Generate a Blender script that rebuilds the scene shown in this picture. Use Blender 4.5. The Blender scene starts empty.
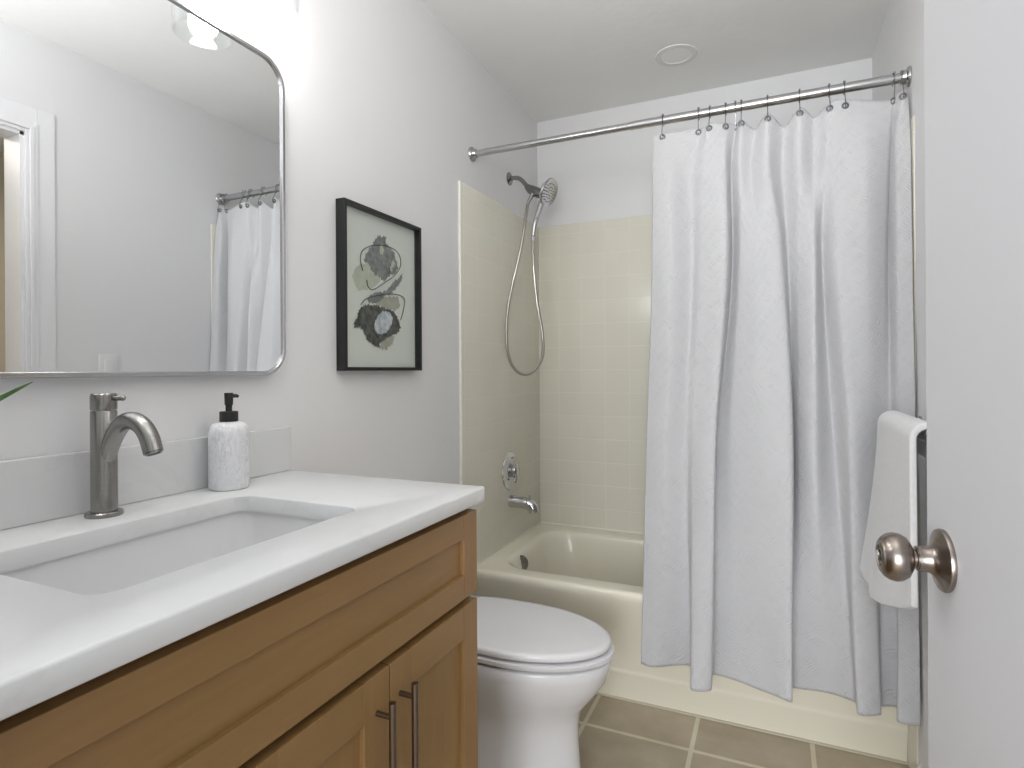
import bpy, bmesh, math, random
import numpy as np
from mathutils import Vector, Matrix, noise
random.seed(4)
S = bpy.context.scene
COL = S.collection

# ------------------------------------------------------------------ camera
cd = bpy.data.cameras.new('camera')
cam = bpy.data.objects.new('camera', cd); COL.objects.link(cam)
cam.location = (1.066, 0.0, 1.1907)
cam.rotation_euler = (math.pi / 2, 0.006, 0.4214)
cd.sensor_width = 36.0
cd.lens = 582.98 / 1024 * 36.0
cd.shift_y = -13.02 / 1024
cd.clip_start = 0.02
S.camera = cam

# ------------------------------------------------------------------ world
wd = bpy.data.worlds.new('world'); S.world = wd; wd.use_nodes = True
wd.node_tree.nodes['Background'].inputs[0].default_value = (0.86, 0.93, 1.0, 1)
wd.node_tree.nodes['Background'].inputs[1].default_value = 1.0
S.view_settings.view_transform = 'Standard'
S.view_settings.look = 'None'
S.view_settings.gamma = 1
S.view_settings.exposure = 0.42
S.view_settings.use_curve_mapping = False

def area(name, loc, size, energy, target, col=(1, 1, 1)):
    l = bpy.data.lights.new(name, 'AREA'); l.shape = 'RECTANGLE'
    l.size, l.size_y = size; l.energy = energy; l.color = col
    o = bpy.data.objects.new(name, l); COL.objects.link(o); o.location = loc
    o.rotation_euler = (Vector(target) - Vector(loc)).to_track_quat('-Z', 'Y').to_euler()
    return o
# unseen fill lamp added behind the camera, shining in through the open doorway
area('hall_fill', (0.85, -2.4, 1.1), (1.8, 2.0), 76.0, (0.75, 1.6, 1.25), (0.95, 0.97, 1.0))
# lamp added to brighten the room beyond the doorway in the right wall
area('next_room_fill', (2.3, 0.9, 2.3), (0.7, 0.7), 9.0, (2.2, 0.9, 0.0), (1.0, 0.93, 0.80))
# added soft fill, out of view by the camera, aimed up at the ceiling
area('bounce_fill', (0.90, 0.40, 1.80), (0.4, 0.4), 8.5, (0.92, 0.75, 3.0), (1.0, 0.99, 0.98))
BULB_W = 1.2

# ------------------------------------------------------------------ sizes
XR, YB, ZC = 1.4308, 2.702, 2.4266     # right wall, back wall, ceiling
YN = 0.04                               # inner face of the near wall
ZT = 0.9586                             # counter top
PI = math.pi

def lin(r, g, b):
    f = lambda c: c / 12.92 if c <= 0.04045 else ((c + 0.055) / 1.055) ** 2.4
    return (f(r / 255), f(g / 255), f(b / 255), 1)

# ------------------------------------------------------------------ materials
class NT:
    def __init__(s, name):
        s.m = bpy.data.materials.new(name); s.m.use_nodes = True
        s.t = s.m.node_tree; s.n = s.t.nodes; s.b = s.n['Principled BSDF']
    def new(s, ty, **kw):
        n = s.n.new(ty)
        for k, v in kw.items():
            if k.startswith('i_'):
                key = k[2:]
                key = int(key) if key.isdigit() else key.replace('_', ' ')
                n.inputs[key].default_value = v
            else: setattr(n, k, v)
        return n
    def link(s, a, b): s.t.links.new(a, b)
    def ramp(s, src, stops):
        r = s.new('ShaderNodeValToRGB'); e = r.color_ramp.elements
        while len(e) < len(stops): e.new(0.5)
        for el, (p, c) in zip(e, stops):
            el.position = p; el.color = c
        s.link(src, r.inputs[0]); return r.outputs[0]
    def bump(s, h, strength, dist):
        b = s.new('ShaderNodeBump', i_Strength=strength, i_Distance=dist)
        s.link(h, b.inputs['Height']); s.link(b.outputs[0], s.b.inputs['Normal']); return b
    def obj(s): return s.new('ShaderNodeTexCoord').outputs['Object']
    def math(s, op, a, b=None, c=None):
        n = s.new('ShaderNodeMath', operation=op)
        for i, v in enumerate((a, b, c)):
            if v is None: continue
            if isinstance(v, (int, float)): n.inputs[i].default_value = v
            else: s.link(v, n.inputs[i])
        return n.outputs[0]
def mat(name, col, rough=0.5, metal=0.0, spec=0.5, coat=0.0, aniso=0.0):
    t = NT(name); b = t.b
    b.inputs['Base Color'].default_value = col
    b.inputs['Roughness'].default_value = rough
    b.inputs['Metallic'].default_value = metal
    b.inputs['Specular IOR Level'].default_value = spec
    b.inputs['Coat Weight'].default_value = coat
    return t
def noisy(name, c1, c2, scale, rough=0.5, bump=0.0, dist=0.001, bscale=None, detail=4, stretch=None, **kw):
    t = mat(name, c1, rough, **kw)
    v = t.obj()
    if stretch:
        mp = t.new('ShaderNodeMapping'); mp.inputs['Scale'].default_value = stretch
        t.link(v, mp.inputs[0]); v = mp.outputs[0]
    n = t.new('ShaderNodeTexNoise', i_Scale=scale, i_Detail=detail); t.link(v, n.inputs['Vector'])
    t.link(t.ramp(n.outputs[0], [(0.3, c1), (0.7, c2)]), t.b.inputs['Base Color'])
    if bump:
        n2 = t.new('ShaderNodeTexNoise', i_Scale=bscale or scale, i_Detail=3); t.link(v, n2.inputs['Vector'])
        t.bump(n2.outputs[0], bump, dist)
    return t.m

M = {}
M['wall'] = noisy('wall_paint', lin(229, 229, 230), lin(227, 227, 228), 3, 0.55, 0.12, 0.001, 160)
M['ceiling'] = noisy('ceiling_paint', lin(240, 240, 239), lin(237, 237, 236), 4, 0.8, 0.28, 0.003, 30)
M['white_paint'] = mat('white_semi_gloss_paint', lin(234, 234, 236), 0.35).m
M['door_paint'] = mat('door_paint', lin(200, 200, 203), 0.4).m
M['hall_wall'] = mat('beige_hall_paint', lin(196, 188, 172), 0.7).m
M['hall_floor'] = mat('hall_floor', lin(150, 132, 108), 0.5).m
M['nickel'] = noisy('brushed_nickel', lin(152, 150, 147), lin(144, 142, 139), 40, 0.24, metal=1.0, stretch=(1, 1, 12))
M['knob_nickel'] = noisy('satin_nickel_knob', lin(158, 148, 140), lin(140, 131, 124), 14, 0.27, metal=1.0, stretch=(1, 1, 14))
M['chrome'] = mat('polished_chrome', lin(205, 205, 208), 0.10, 1.0).m
M['rod'] = mat('satin_steel_rod', lin(190, 190, 192), 0.2, 1.0).m
M['dark_chrome'] = mat('darker_chrome', lin(135, 135, 138), 0.25, 1.0).m  # darker, rougher chrome for small fittings
M['grommet_metal'] = mat('grommet_metal', lin(105, 105, 108), 0.3, 1.0).m
M['nozzle'] = mat('grey_rubber_nozzle', lin(75, 77, 80), 0.6).m
M['hose'] = mat('flexible_steel_hose', lin(185, 180, 175), 0.28, 1.0).m
M['black_frame'] = mat('black_frame_paint', lin(24, 24, 27), 0.35).m
M['black_plastic'] = mat('black_plastic', lin(26, 26, 28), 0.45).m
M['bronze'] = mat('dark_brushed_pull', lin(125, 112, 100), 0.3, 1.0).m
M['porcelain'] = mat('white_porcelain', lin(226, 226, 229), 0.10, spec=0.5, coat=0.3).m
M['sink'] = mat('sink_porcelain', lin(222, 222, 223), 0.12, coat=0.2).m
M['seat'] = mat('white_toilet_seat', lin(228, 228, 231), 0.22).m
M['rubber_dark'] = mat('dark_gap', lin(30, 30, 30), 0.8).m
M['caulk'] = mat('white_caulk', lin(238, 236, 226), 0.5).m
M['grout_caulk'] = mat('cream_caulk', lin(205, 198, 176), 0.6).m
M['plate'] = mat('switch_plate_plastic', lin(228, 228, 228), 0.3).m
M['terry'] = noisy('white_terry', lin(238, 238, 239), lin(232, 232, 234), 90, 0.95, 0.6, 0.002, 420)
M['towel_band'] = mat('towel_hem', lin(236, 236, 238), 0.8).m
M['leaf'] = noisy('green_leaf', lin(60, 98, 48), lin(92, 130, 66), 30, 0.45)
M['pot'] = mat('white_pot', lin(225, 225, 222), 0.4).m
M['soil'] = mat('potting_soil', lin(70, 55, 42), 0.95).m
M['grooved'] = mat('light_trim', lin(228, 228, 227), 0.6).m
M['lens'] = mat('unlit_lens', lin(240, 240, 239), 0.5).m

t = mat('mirror_silver', (0.86, 0.87, 0.88, 1), 0.0, 1.0); M['mirror'] = t.m

def thin_glass(name, tint=(0.97, 0.98, 0.98, 1), ior=1.45):
    t = NT(name); t.n.remove(t.b)
    out = t.n['Material Output']
    tr = t.new('ShaderNodeBsdfTransparent'); tr.inputs[0].default_value = tint
    gl = t.new('ShaderNodeBsdfGlossy'); gl.inputs['Roughness'].default_value = 0.02
    lw = t.new('ShaderNodeLayerWeight'); lw.inputs['Blend'].default_value = 0.5
    pw = t.math('POWER', lw.outputs['Facing'], 4.0)
    r0 = ((ior - 1) / (ior + 1)) ** 2
    fac = t.math('MINIMUM', t.math('ADD', t.math('MULTIPLY', pw, 0.55), r0), 0.6)
    mx = t.new('ShaderNodeMixShader')
    t.link(fac, mx.inputs[0]); t.link(tr.outputs[0], mx.inputs[1]); t.link(gl.outputs[0], mx.inputs[2])
    t.link(mx.outputs[0], out.inputs[0]); return t.m
M['glass'] = thin_glass('clear_glass', ior=1.5)
M['picture_glass'] = thin_glass('picture_glass', ior=1.18)

t = mat('lit_bulb', (1, 1, 1, 1)); t.b.inputs['Emission Color'].default_value = (1, 0.98, 0.95, 1)
t.b.inputs['Emission Strength'].default_value = 14; M['bulb'] = t.m

# quartz counter with faint veins
t = mat('white_quartz', lin(210, 211, 212), 0.3)
n = t.new('ShaderNodeTexNoise', i_Scale=3.0, i_Detail=8, i_Distortion=1.2); t.link(t.obj(), n.inputs['Vector'])
t.link(t.ramp(n.outputs[0], [(0.0, lin(210, 211, 212)), (0.485, lin(210, 211, 212)), (0.5, lin(206, 207, 208)), (0.515, lin(210, 211, 212))]), t.b.inputs['Base Color'])
M['quartz'] = t.m

# wood, one material per grain direction
def wood(name, stretch):
    t = mat(name, lin(150, 115, 78), 0.38)
    mp = t.new('ShaderNodeMapping'); mp.inputs['Scale'].default_value = stretch; t.link(t.obj(), mp.inputs[0])
    n = t.new('ShaderNodeTexNoise', i_Scale=5.0, i_Detail=6, i_Roughness=0.6, i_Distortion=0.4); t.link(mp.outputs[0], n.inputs['Vector'])
    n2 = t.new('ShaderNodeTexNoise', i_Scale=2.2, i_Detail=2); t.link(t.obj(), n2.inputs['Vector'])
    c1 = t.ramp(n.outputs[0], [(0.25, lin(136, 106, 68)), (0.75, lin(147, 115, 75))])
    c2 = t.ramp(n2.outputs[0], [(0.35, lin(236, 236, 222)), (0.65, lin(255, 250, 246))])
    mx = t.new('ShaderNodeMix', data_type='RGBA', blend_type='MULTIPLY'); mx.inputs[0].default_value = 1
    t.link(c1, mx.inputs[6]); t.link(c2, mx.inputs[7]); t.link(mx.outputs[2], t.b.inputs['Base Color'])
    t.bump(n.outputs[0], 0.04, 0.0005)
    return t.m
M['wood_h'] = wood('stained_maple_horizontal', (12, 1.2, 14))
M['wood_v'] = wood('stained_maple_vertical', (12, 14, 1.2))
M['wood_dark'] = mat('cabinet_interior_edge', lin(70, 50, 34), 0.6).m

# tiles: brick texture on chosen axes
def tile(name, ax, off, bw, bh, mortar, c1, c2, cm, rough, bump, vary=None):
    t = mat(name, c1, rough)
    sp = t.new('ShaderNodeSeparateXYZ'); t.link(t.obj(), sp.inputs[0])
    a = t.math('ADD', sp.outputs[ax[0]], off[0]); b = t.math('ADD', sp.outputs[ax[1]], off[1])
    cb = t.new('ShaderNodeCombineXYZ'); t.link(a, cb.inputs[0]); t.link(b, cb.inputs[1])
    br = t.new('ShaderNodeTexBrick', offset=0.0, squash=1.0)
    br.inputs['Scale'].default_value = 1.0
    br.inputs['Brick Width'].default_value = bw; br.inputs['Row Height'].default_value = bh
    br.inputs['Mortar Size'].default_value = mortar; br.inputs['Mortar Smooth'].default_value = 0.15
    br.inputs['Color1'].default_value = c1; br.inputs['Color2'].default_value = c2; br.inputs['Mortar'].default_value = cm
    t.link(cb.outputs[0], br.inputs['Vector'])
    col = br.outputs[0]
    if vary:
        n = t.new('ShaderNodeTexNoise', i_Scale=vary[0], i_Detail=5); t.link(t.obj(), n.inputs['Vector'])
        r = t.ramp(n.outputs[0], [(0.3, vary[1]), (0.7, (1, 1, 1, 1))])
        mx = t.new('ShaderNodeMix', data_type='RGBA', blend_type='MULTIPLY'); mx.inputs[0].default_value = 1
        t.link(col, mx.inputs[6]); t.link(r, mx.inputs[7]); col = mx.outputs[2]
    t.link(col, t.b.inputs['Base Color'])
    inv = t.math('SUBTRACT', 1.0, br.outputs['Fac'])
    n3 = t.new('ShaderNodeTexNoise', i_Scale=9.0, i_Detail=1); t.link(t.obj(), n3.inputs['Vector'])
    h = t.math('ADD', inv, t.math('MULTIPLY', n3.outputs[0], 0.9))
    t.bump(h, bump, 0.0015)
    return t.m
TC1, TC2, TM = lin(231, 228, 214), lin(229, 226, 212), lin(235, 232, 219)
M['tile_back'] = tile('cream_wall_tile_back', (0, 2), (0.119, 0.015), 0.115, 0.110, 0.0028, TC1, TC2, TM, 0.16, 0.45)
M['tile_side'] = tile('cream_wall_tile_side', (1, 2), (0.0, 0.015), 0.113, 0.110, 0.0028, TC1, TC2, TM, 0.2, 0.45)
M['floor'] = tile('beige_floor_tile', (0, 1), (3.474 - 0.4773, 3.474 - 1.8918), 0.3474, 0.3474, 0.0075, lin(194, 181, 160), lin(189, 177, 156), lin(232, 226, 204), 0.42, 0.25, (7, lin(224, 220, 212)))
M['tub'] = mat('cream_bathtub_enamel', lin(244, 239, 222), 0.2, coat=0.2).m

# quilted curtain cloth
t = mat('white_quilted_cotton', lin(195, 195, 197), 0.9)
uv = t.new('ShaderNodeUVMap'); sp = t.new('ShaderNodeSeparateXYZ'); t.link(uv.outputs[0], sp.inputs[0])
nz = t.new('ShaderNodeTexNoise', i_Scale=7.0, i_Detail=3); t.link(uv.outputs[0], nz.inputs['Vector'])
warp = t.math('MULTIPLY', t.math('SUBTRACT', nz.outputs[0], 0.5), 0.07)
tri = t.math('PINGPONG', t.math('ADD', sp.outputs[0], warp), 0.075)
nf = t.new('ShaderNodeTexNoise', i_Scale=30.0, i_Detail=2); t.link(uv.outputs[0], nf.inputs['Vector'])
v = t.math('ADD', t.math('ADD', sp.outputs[1], t.math('MULTIPLY', tri, 1.05)), t.math('MULTIPLY', nf.outputs[0], 0.007))
st = t.math('SINE', t.math('MULTIPLY', v, 2 * PI / 0.012))
brk = t.math('SINE', t.math('MULTIPLY', t.math('SUBTRACT', sp.outputs[1], t.math('MULTIPLY', tri, 1.3)), 2 * PI / 0.045))
mk = t.new('ShaderNodeTexNoise', i_Scale=16.0, i_Detail=3); t.link(uv.outputs[0], mk.inputs['Vector'])
mask = t.ramp(mk.outputs[0], [(0.38, (0.15, 0.15, 0.15, 1)), (0.62, (1, 1, 1, 1))])
h = t.math('MULTIPLY', t.math('ADD', t.math('MULTIPLY', st, t.math('ADD', 0.55, t.math('MULTIPLY', brk, 0.55))), t.math('MULTIPLY', brk, 0.3)), mask)
n4 = t.new('ShaderNodeTexNoise', i_Scale=120.0, i_Detail=2); t.link(uv.outputs[0], n4.inputs['Vector'])
h = t.math('ADD', h, t.math('MULTIPLY', n4.outputs[0], 1.6))
t.bump(h, 0.5, 0.0015)
t.b.inputs['Sheen Weight'].default_value = 0.1
M['curtain'] = t.m

# soap bottle glaze
t = mat('veined_white_ceramic', lin(225, 226, 228), 0.35)
mp = t.new('ShaderNodeMapping'); mp.inputs['Scale'].default_value = (1, 1, 0.45); t.link(t.obj(), mp.inputs[0])
n = t.new('ShaderNodeTexNoise', i_Scale=22.0, i_Detail=12, i_Roughness=0.8, i_Distortion=0.3); t.link(mp.outputs[0], n.inputs['Vector'])
t.link(t.ramp(n.outputs[0], [(0.0, lin(234, 234, 236)), (0.455, lin(228, 229, 231)), (0.49, lin(196, 196, 200)), (0.515, lin(226, 227, 230)), (0.64, lin(205, 206, 210))]), t.b.inputs['Base Color'])
M['marble'] = t.m

def paint(name, a, b, sc=60): return noisy(name, a, b, sc, 0.85)
M['paper'] = paint('art_paper', lin(224, 226, 218), lin(220, 222, 214), 8)
M['p_grey'] = paint('grey_brushwork', lin(112, 117, 117), lin(150, 152, 148))
M['p_dark'] = paint('charcoal_brushwork', lin(62, 62, 61), lin(112, 112, 106))
M['p_pale'] = paint('pale_green_wash', lin(184, 188, 172), lin(196, 199, 184))
M['p_blue'] = paint('blue_white_paint', lin(150, 160, 170), lin(222, 225, 226))
M['p_tan'] = paint('tan_wash', lin(180, 180, 165), lin(165, 163, 148))
M['p_line'] = paint('graphite_line', lin(88, 92, 92), lin(104, 106, 104))

# ------------------------------------------------------------------ mesh helpers
def link(name, me, m, parent=None, smooth=True, ang=35):
    if not isinstance(m, (list, tuple)): m = [m]
    for x in m: me.materials.append(M[x] if isinstance(x, str) else x)
    o = bpy.data.objects.new(name, me); COL.objects.link(o)
    if parent: o.parent = parent; o.matrix_parent_inverse = Matrix.Translation(-parent_loc(parent))
    if smooth:
        me.shade_smooth(); me.set_sharp_from_angle(angle=math.radians(ang))
    return o
def parent_loc(p):
    l = Vector(p.location)
    while p.parent: p = p.parent; l = l
    return l
def obj(name, bm, m, parent=None, smooth=True, ang=35):
    """world-space bmesh -> mesh object"""
    bmesh.ops.recalc_face_normals(bm, faces=bm.faces)
    me = bpy.data.meshes.new(name)
    if parent is not None:
        # root location of the chain
        off = Vector((0, 0, 0)); p = parent
        while p: off += p.location; p = p.parent
        bm.transform(Matrix.Translation(-off))
    bm.to_mesh(me); bm.free()
    for x in (m if isinstance(m, (list, tuple)) else [m]): me.materials.append(M[x])
    o = bpy.data.objects.new(name, me); COL.objects.link(o)
    if parent is not None: o.parent = parent
    if smooth:
        me.shade_smooth(); me.set_sharp_from_angle(angle=math.radians(ang))
    return o
def tag(o, label=None, cat=None, group=None, kind=None):
    if label: o['label'] = label
    if cat: o['category'] = cat
    if group: o['group'] = group
    if kind: o['kind'] = kind
    return o
def thing(name, loc, label, cat, group=None):
    o = bpy.data.objects.new(name, None); COL.objects.link(o); o.location = loc
    return tag(o, label, cat, group)
def struct(name, bm, m, label, parent=None, cat=None, **kw):
    o = obj(name, bm, m, parent, **kw); tag(o, label, cat or name.rsplit('_', 1)[0], None, 'structure'); return o
def box(bm, x0, x1, y0, y1, z0, z1, bev=0.0, seg=2):
    r = bmesh.ops.create_cube(bm, size=1.0)
    vs = r['verts']
    bmesh.ops.scale(bm, vec=(x1 - x0, y1 - y0, z1 - z0), verts=vs)
    bmesh.ops.translate(bm, vec=((x0 + x1) / 2, (y0 + y1) / 2, (z0 + z1) / 2), verts=vs)
    if bev > 0:
        es = list({e for v in vs for e in v.link_edges})
        bmesh.ops.bevel(bm, geom=es, offset=bev, segments=seg, affect='EDGES', profile=0.5)
    return bm
def B(*a, **k): return box(bmesh.new(), *a, **k)
def skin(bm, loops, close=True, cap0=False, cap1=False):
    """loops: lists of points; neighbouring loops are bridged"""
    V = [[bm.verts.new(p) for p in L] for L in loops]
    n = len(V[0])
    for a, b in zip(V[:-1], V[1:]):
        for i in range(n if close else n - 1):
            j = (i + 1) % n
            try: bm.faces.new((a[i], a[j], b[j], b[i]))
            except ValueError: pass
    if cap0: bm.faces.new(V[0])
    if cap1: bm.faces.new(V[-1])
    return V
def lathe(bm, prof, origin=(0, 0, 0), axis=(0, 0, 1), n=32, cap0=True, cap1=True):
    """prof: (radius, height along the axis)"""
    q = Vector(axis).normalized().to_track_quat('Z', 'Y'); o = Vector(origin)
    loops = []
    for r, h in prof:
        r = max(r, 1e-5)
        loops.append([o + q @ Vector((r * math.cos(2 * PI * k / n), r * math.sin(2 * PI * k / n), h)) for k in range(n)])
    skin(bm, loops, True, cap0, cap1); return bm
def spline(pts, k=8):
    P = [Vector(p) for p in pts]; P = [2 * P[0] - P[1]] + P + [2 * P[-1] - P[-2]]
    out = []
    for i in range(1, len(P) - 2):
        for s in range(k):
            u = s / k; a, b, c, d = P[i - 1], P[i], P[i + 1], P[i + 2]
            out.append(0.5 * ((2 * b) + (c - a) * u + (2 * a - 5 * b + 4 * c - d) * u * u + (3 * b - a - 3 * c + d) * u ** 3))
    out.append(P[-2]); return out
def tube(bm, pts, rad, n=12, cap=True, closed=False):
    P = [Vector(p) for p in pts]; N = len(P)
    R = rad if isinstance(rad, (list, tuple)) else [rad] * N
    if len(R) != N: R = [np.interp(i / (N - 1), np.linspace(0, 1, len(R)), R) for i in range(N)]
    T = []
    for i in range(N):
        a = P[(i - 1) % N] if (closed or i > 0) else P[i]; b = P[(i + 1) % N] if (closed or i < N - 1) else P[i]
        T.append((b - a).normalized())
    nrm = T[0].orthogonal().normalized(); loops = []
    for i in range(N):
        nrm = (nrm - T[i] * nrm.dot(T[i])).normalized(); bn = T[i].cross(nrm)
        loops.append([P[i] + (nrm * math.cos(2 * PI * k / n) + bn * math.sin(2 * PI * k / n)) * R[i] for k in range(n)])
    if closed: loops.append(loops[0])
    skin(bm, loops, True, cap and not closed, cap and not closed)
    if closed: bmesh.ops.remove_doubles(bm, verts=bm.verts, dist=1e-6)
    return bm
def rr(x0, x1, y0, y1, r, z, n=8):
    """rounded rectangle loop, same topology for every radius"""
    out = []
    for cx, cy, a0 in ((x1 - r, y1 - r, 0), (x0 + r, y1 - r, PI / 2), (x0 + r, y0 + r, PI), (x1 - r, y0 + r, 1.5 * PI)):
        for k in range(n + 1):
            a = a0 + k / n * PI / 2; out.append((cx + r * math.cos(a), cy + r * math.sin(a), z))
    return out

# ------------------------------------------------------------------ room shell
struct('floor', B(0, XR, YN - 0.1, YB, -0.05, 0), 'floor', 'beige square tile floor with cream grout', smooth=False)
struct('ceiling', B(-0.1, XR + 0.1, YN - 0.12, YB + 0.1, ZC, ZC + 0.06), 'ceiling', 'light grey textured ceiling', smooth=False)
struct('wall_left', B(-0.1, 0, YN - 0.12, YB + 0.1, -0.05, ZC), 'wall', 'pale grey wall behind the vanity', smooth=False)
struct('wall_back', B(0, XR, YB, YB + 0.1, -0.05, ZC), 'wall', 'pale grey back wall above the tub tiling', smooth=False)
DY0, DY1, DZ = 0.40, 1.192, 2.058
bm = bmesh.new()
box(bm, XR, XR + 0.1, DY1, YB + 0.1, -0.05, ZC); box(bm, XR, XR + 0.1, YN - 0.12, DY0, -0.05, ZC); box(bm, XR, XR + 0.1, DY0, DY1, DZ, ZC)
struct('wall_right', bm, 'wall', 'pale grey right wall with a doorway', smooth=False)
NX0, NX1 = 0.60, 1.402
bm = bmesh.new()
box(bm, 0, NX0, YN - 0.12, YN, -0.05, ZC); box(bm, NX1, XR, YN - 0.12, YN, -0.05, ZC); box(bm, NX0, NX1, YN - 0.12, YN, DZ + 0.02, ZC)
struct('wall_near', bm, 'wall', 'pale grey wall around the entrance', smooth=False)
# tiling round the tub
ty0, tyr, tz0, tz1, tt = 1.9064, 1.922, 0.436, 1.903, 0.008
def slab_round(x0, x1, y0, y1, z0, z1, r): return B(x0, x1, y0, y1, z0, z1, bev=r, seg=3)
o = struct('trim_1', slab_round(-0.006, tt, ty0, YB, 0.0, tz1, 0.005), 'tile_side', 'cream wall tiles on the left tub wall', cat='tiling')
o = struct('trim_2', slab_round(0, XR, YB - tt, YB + 0.006, tz0, tz1, 0.005), 'tile_back', 'cream wall tiles on the back tub wall', cat='tiling')
o = struct('trim_3', slab_round(XR - 0.003, XR + 0.006, tyr + 0.03, YB, 0.0, tz1, 0.005), 'tile_side', 'cream wall tiles on the right tub wall', cat='tiling')
struct('trim_4', B(0.0, 0.010, ty0 - 0.010, ty0 + 0.001, 0.10, tz1 - 0.004, bev=0.002), 'caulk', 'white caulk line beside the left tub tiles', cat='caulk')
struct('trim_5', B(0.0, XR, 2.078, 2.098, 0.0, 0.006, bev=0.002), 'grout_caulk', 'cream caulk line where tub meets the floor', cat='caulk')
bm = bmesh.new(); box(bm, tt, tt + 0.004, 1.99, YB - tt, 0.436, 0.443); box(bm, tt, XR, YB - tt - 0.004, YB - tt, 0.436, 0.443)
struct('trim_6', bm, 'caulk', 'pale caulk line where tub meets the tiles', cat='caulk')
# baseboards
def baseboard(name, x0, x1, y0, y1, side, label):
    bm = bmesh.new()
    if side == 'x+':   # on the right wall, facing -x
        prof = [(x1, 0), (x0, 0), (x0, 0.075), (x0 + 0.006, 0.09), (x1 - 0.003, 0.10), (x1, 0.10)]
    else:
        prof = [(x0, 0), (x1, 0), (x1, 0.075), (x1 - 0.006, 0.09), (x0 + 0.003, 0.10), (x0, 0.10)]
    skin(bm, [[(px, y, pz) for px, pz in prof] for y in (y0, y1)], True, True, True)
    struct(name, bm, 'white_paint', label, cat='baseboard', smooth=False)
baseboard('baseboard_right', XR - 0.014, XR, DY1 + 0.12, tyr, 'x+', 'white baseboard along the right wall')
baseboard('baseboard_left', 0, 0.014, 1.05, ty0 - 0.011, 'x-', 'white baseboard behind the toilet')
# door casings
def casing_right():
    bm = bmesh.new()
    for w0, w1, d in ((0.0, 0.012, 0.010), (0.012, 0.026, 0.017), (0.026, 0.040, 0.013), (0.040, 0.096, 0.008)):
        box(bm, XR - d, XR, DY1 + w0, DY1 + w1, 0, DZ + w1, bev=0.002); box(bm, XR - d, XR, DY0 - w1, DY0 - w0, 0, DZ + w1, bev=0.002)
        box(bm, XR - d, XR, DY0 - w0, DY1 + w0, DZ + w0, DZ + w1, bev=0.002)
    box(bm, XR, XR + 0.1, DY1 - 0.012, DY1, 0, DZ); box(bm, XR, XR + 0.1, DY0, DY0 + 0.012, 0, DZ); box(bm, XR, XR + 0.1, DY0, DY1, DZ - 0.012, DZ)
    struct('trim_7', bm, 'white_paint', 'white moulded casing round the doorway opposite the mirror', cat='door casing', smooth=False)
casing_right()
bm = bmesh.new()
box(bm, NX0 - 0.07, NX0, YN, YN + 0.014, 0, DZ + 0.09, bev=0.003); box(bm, NX0, XR, YN, YN + 0.014, DZ + 0.02, DZ + 0.09, bev=0.003)
box(bm, NX0, NX0 + 0.012, YN - 0.12, YN, 0, DZ + 0.02)
struct('trim_8', bm, 'white_paint', 'white casing round the entrance', cat='door casing', smooth=False)
# neighbouring room seen through the doorway in the mirror, and the hall behind the camera
struct('wall_hall', B(2.9, 3.0, -0.6, 2.4, -0.05, ZC), 'hall_wall', 'beige wall of the next room', smooth=False)
bm = bmesh.new(); box(bm, XR + 0.1, 3.0, 1.9, 2.0, -0.05, ZC); box(bm, XR + 0.1, 3.0, -0.7, -0.6, -0.05, ZC)
struct('wall_hall_side', bm, 'hall_wall', 'beige side walls of the next room', smooth=False)
struct('floor_hall', B(-1.0, 3.0, -3.0, YN - 0.1, -0.06, -0.001), 'hall_floor', 'brown hall floor', smooth=False)
struct('floor_next_room', B(XR, 3.0, YN - 0.1, 2.4, -0.06, -0.001), 'hall_floor', 'brown floor of the next room', smooth=False)
struct('ceiling_hall', B(XR + 0.1, 3.0, -0.7, 2.0, ZC, ZC + 0.06), 'wall', 'ceiling of the next room', smooth=False)

# ------------------------------------------------------------------ door leaf with knob
DL = 0.7615; dang = math.radians(6.5)
door = bpy.data.objects.new('door_1', None)
bm = bmesh.new(); box(bm, 0, 0.035, 0, DL, 0.012, 2.045, bev=0.0015)
bm.normal_update(); me = bpy.data.meshes.new('door_1'); bm.to_mesh(me); bm.free(); me.materials.append(M['door_paint'])
door = bpy.data.objects.new('door_1', me); COL.objects.link(door)
door.location = (1.319, 0.084, 0); door.rotation_euler = (0, 0, dang)
tag(door, 'plain white door leaf standing open at the right edge', 'door', None, 'structure')
def local(name, bm, m, parent, ang=35):
    bmesh.ops.recalc_face_normals(bm, faces=bm.faces)
    me = bpy.data.meshes.new(name); bm.to_mesh(me); bm.free(); me.materials.append(M[m])
    o = bpy.data.objects.new(name, me); COL.objects.link(o); o.parent = parent
    me.shade_smooth(); me.set_sharp_from_angle(angle=math.radians(ang)); return o
ky, kz = DL - 0.053, 0.977
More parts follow.
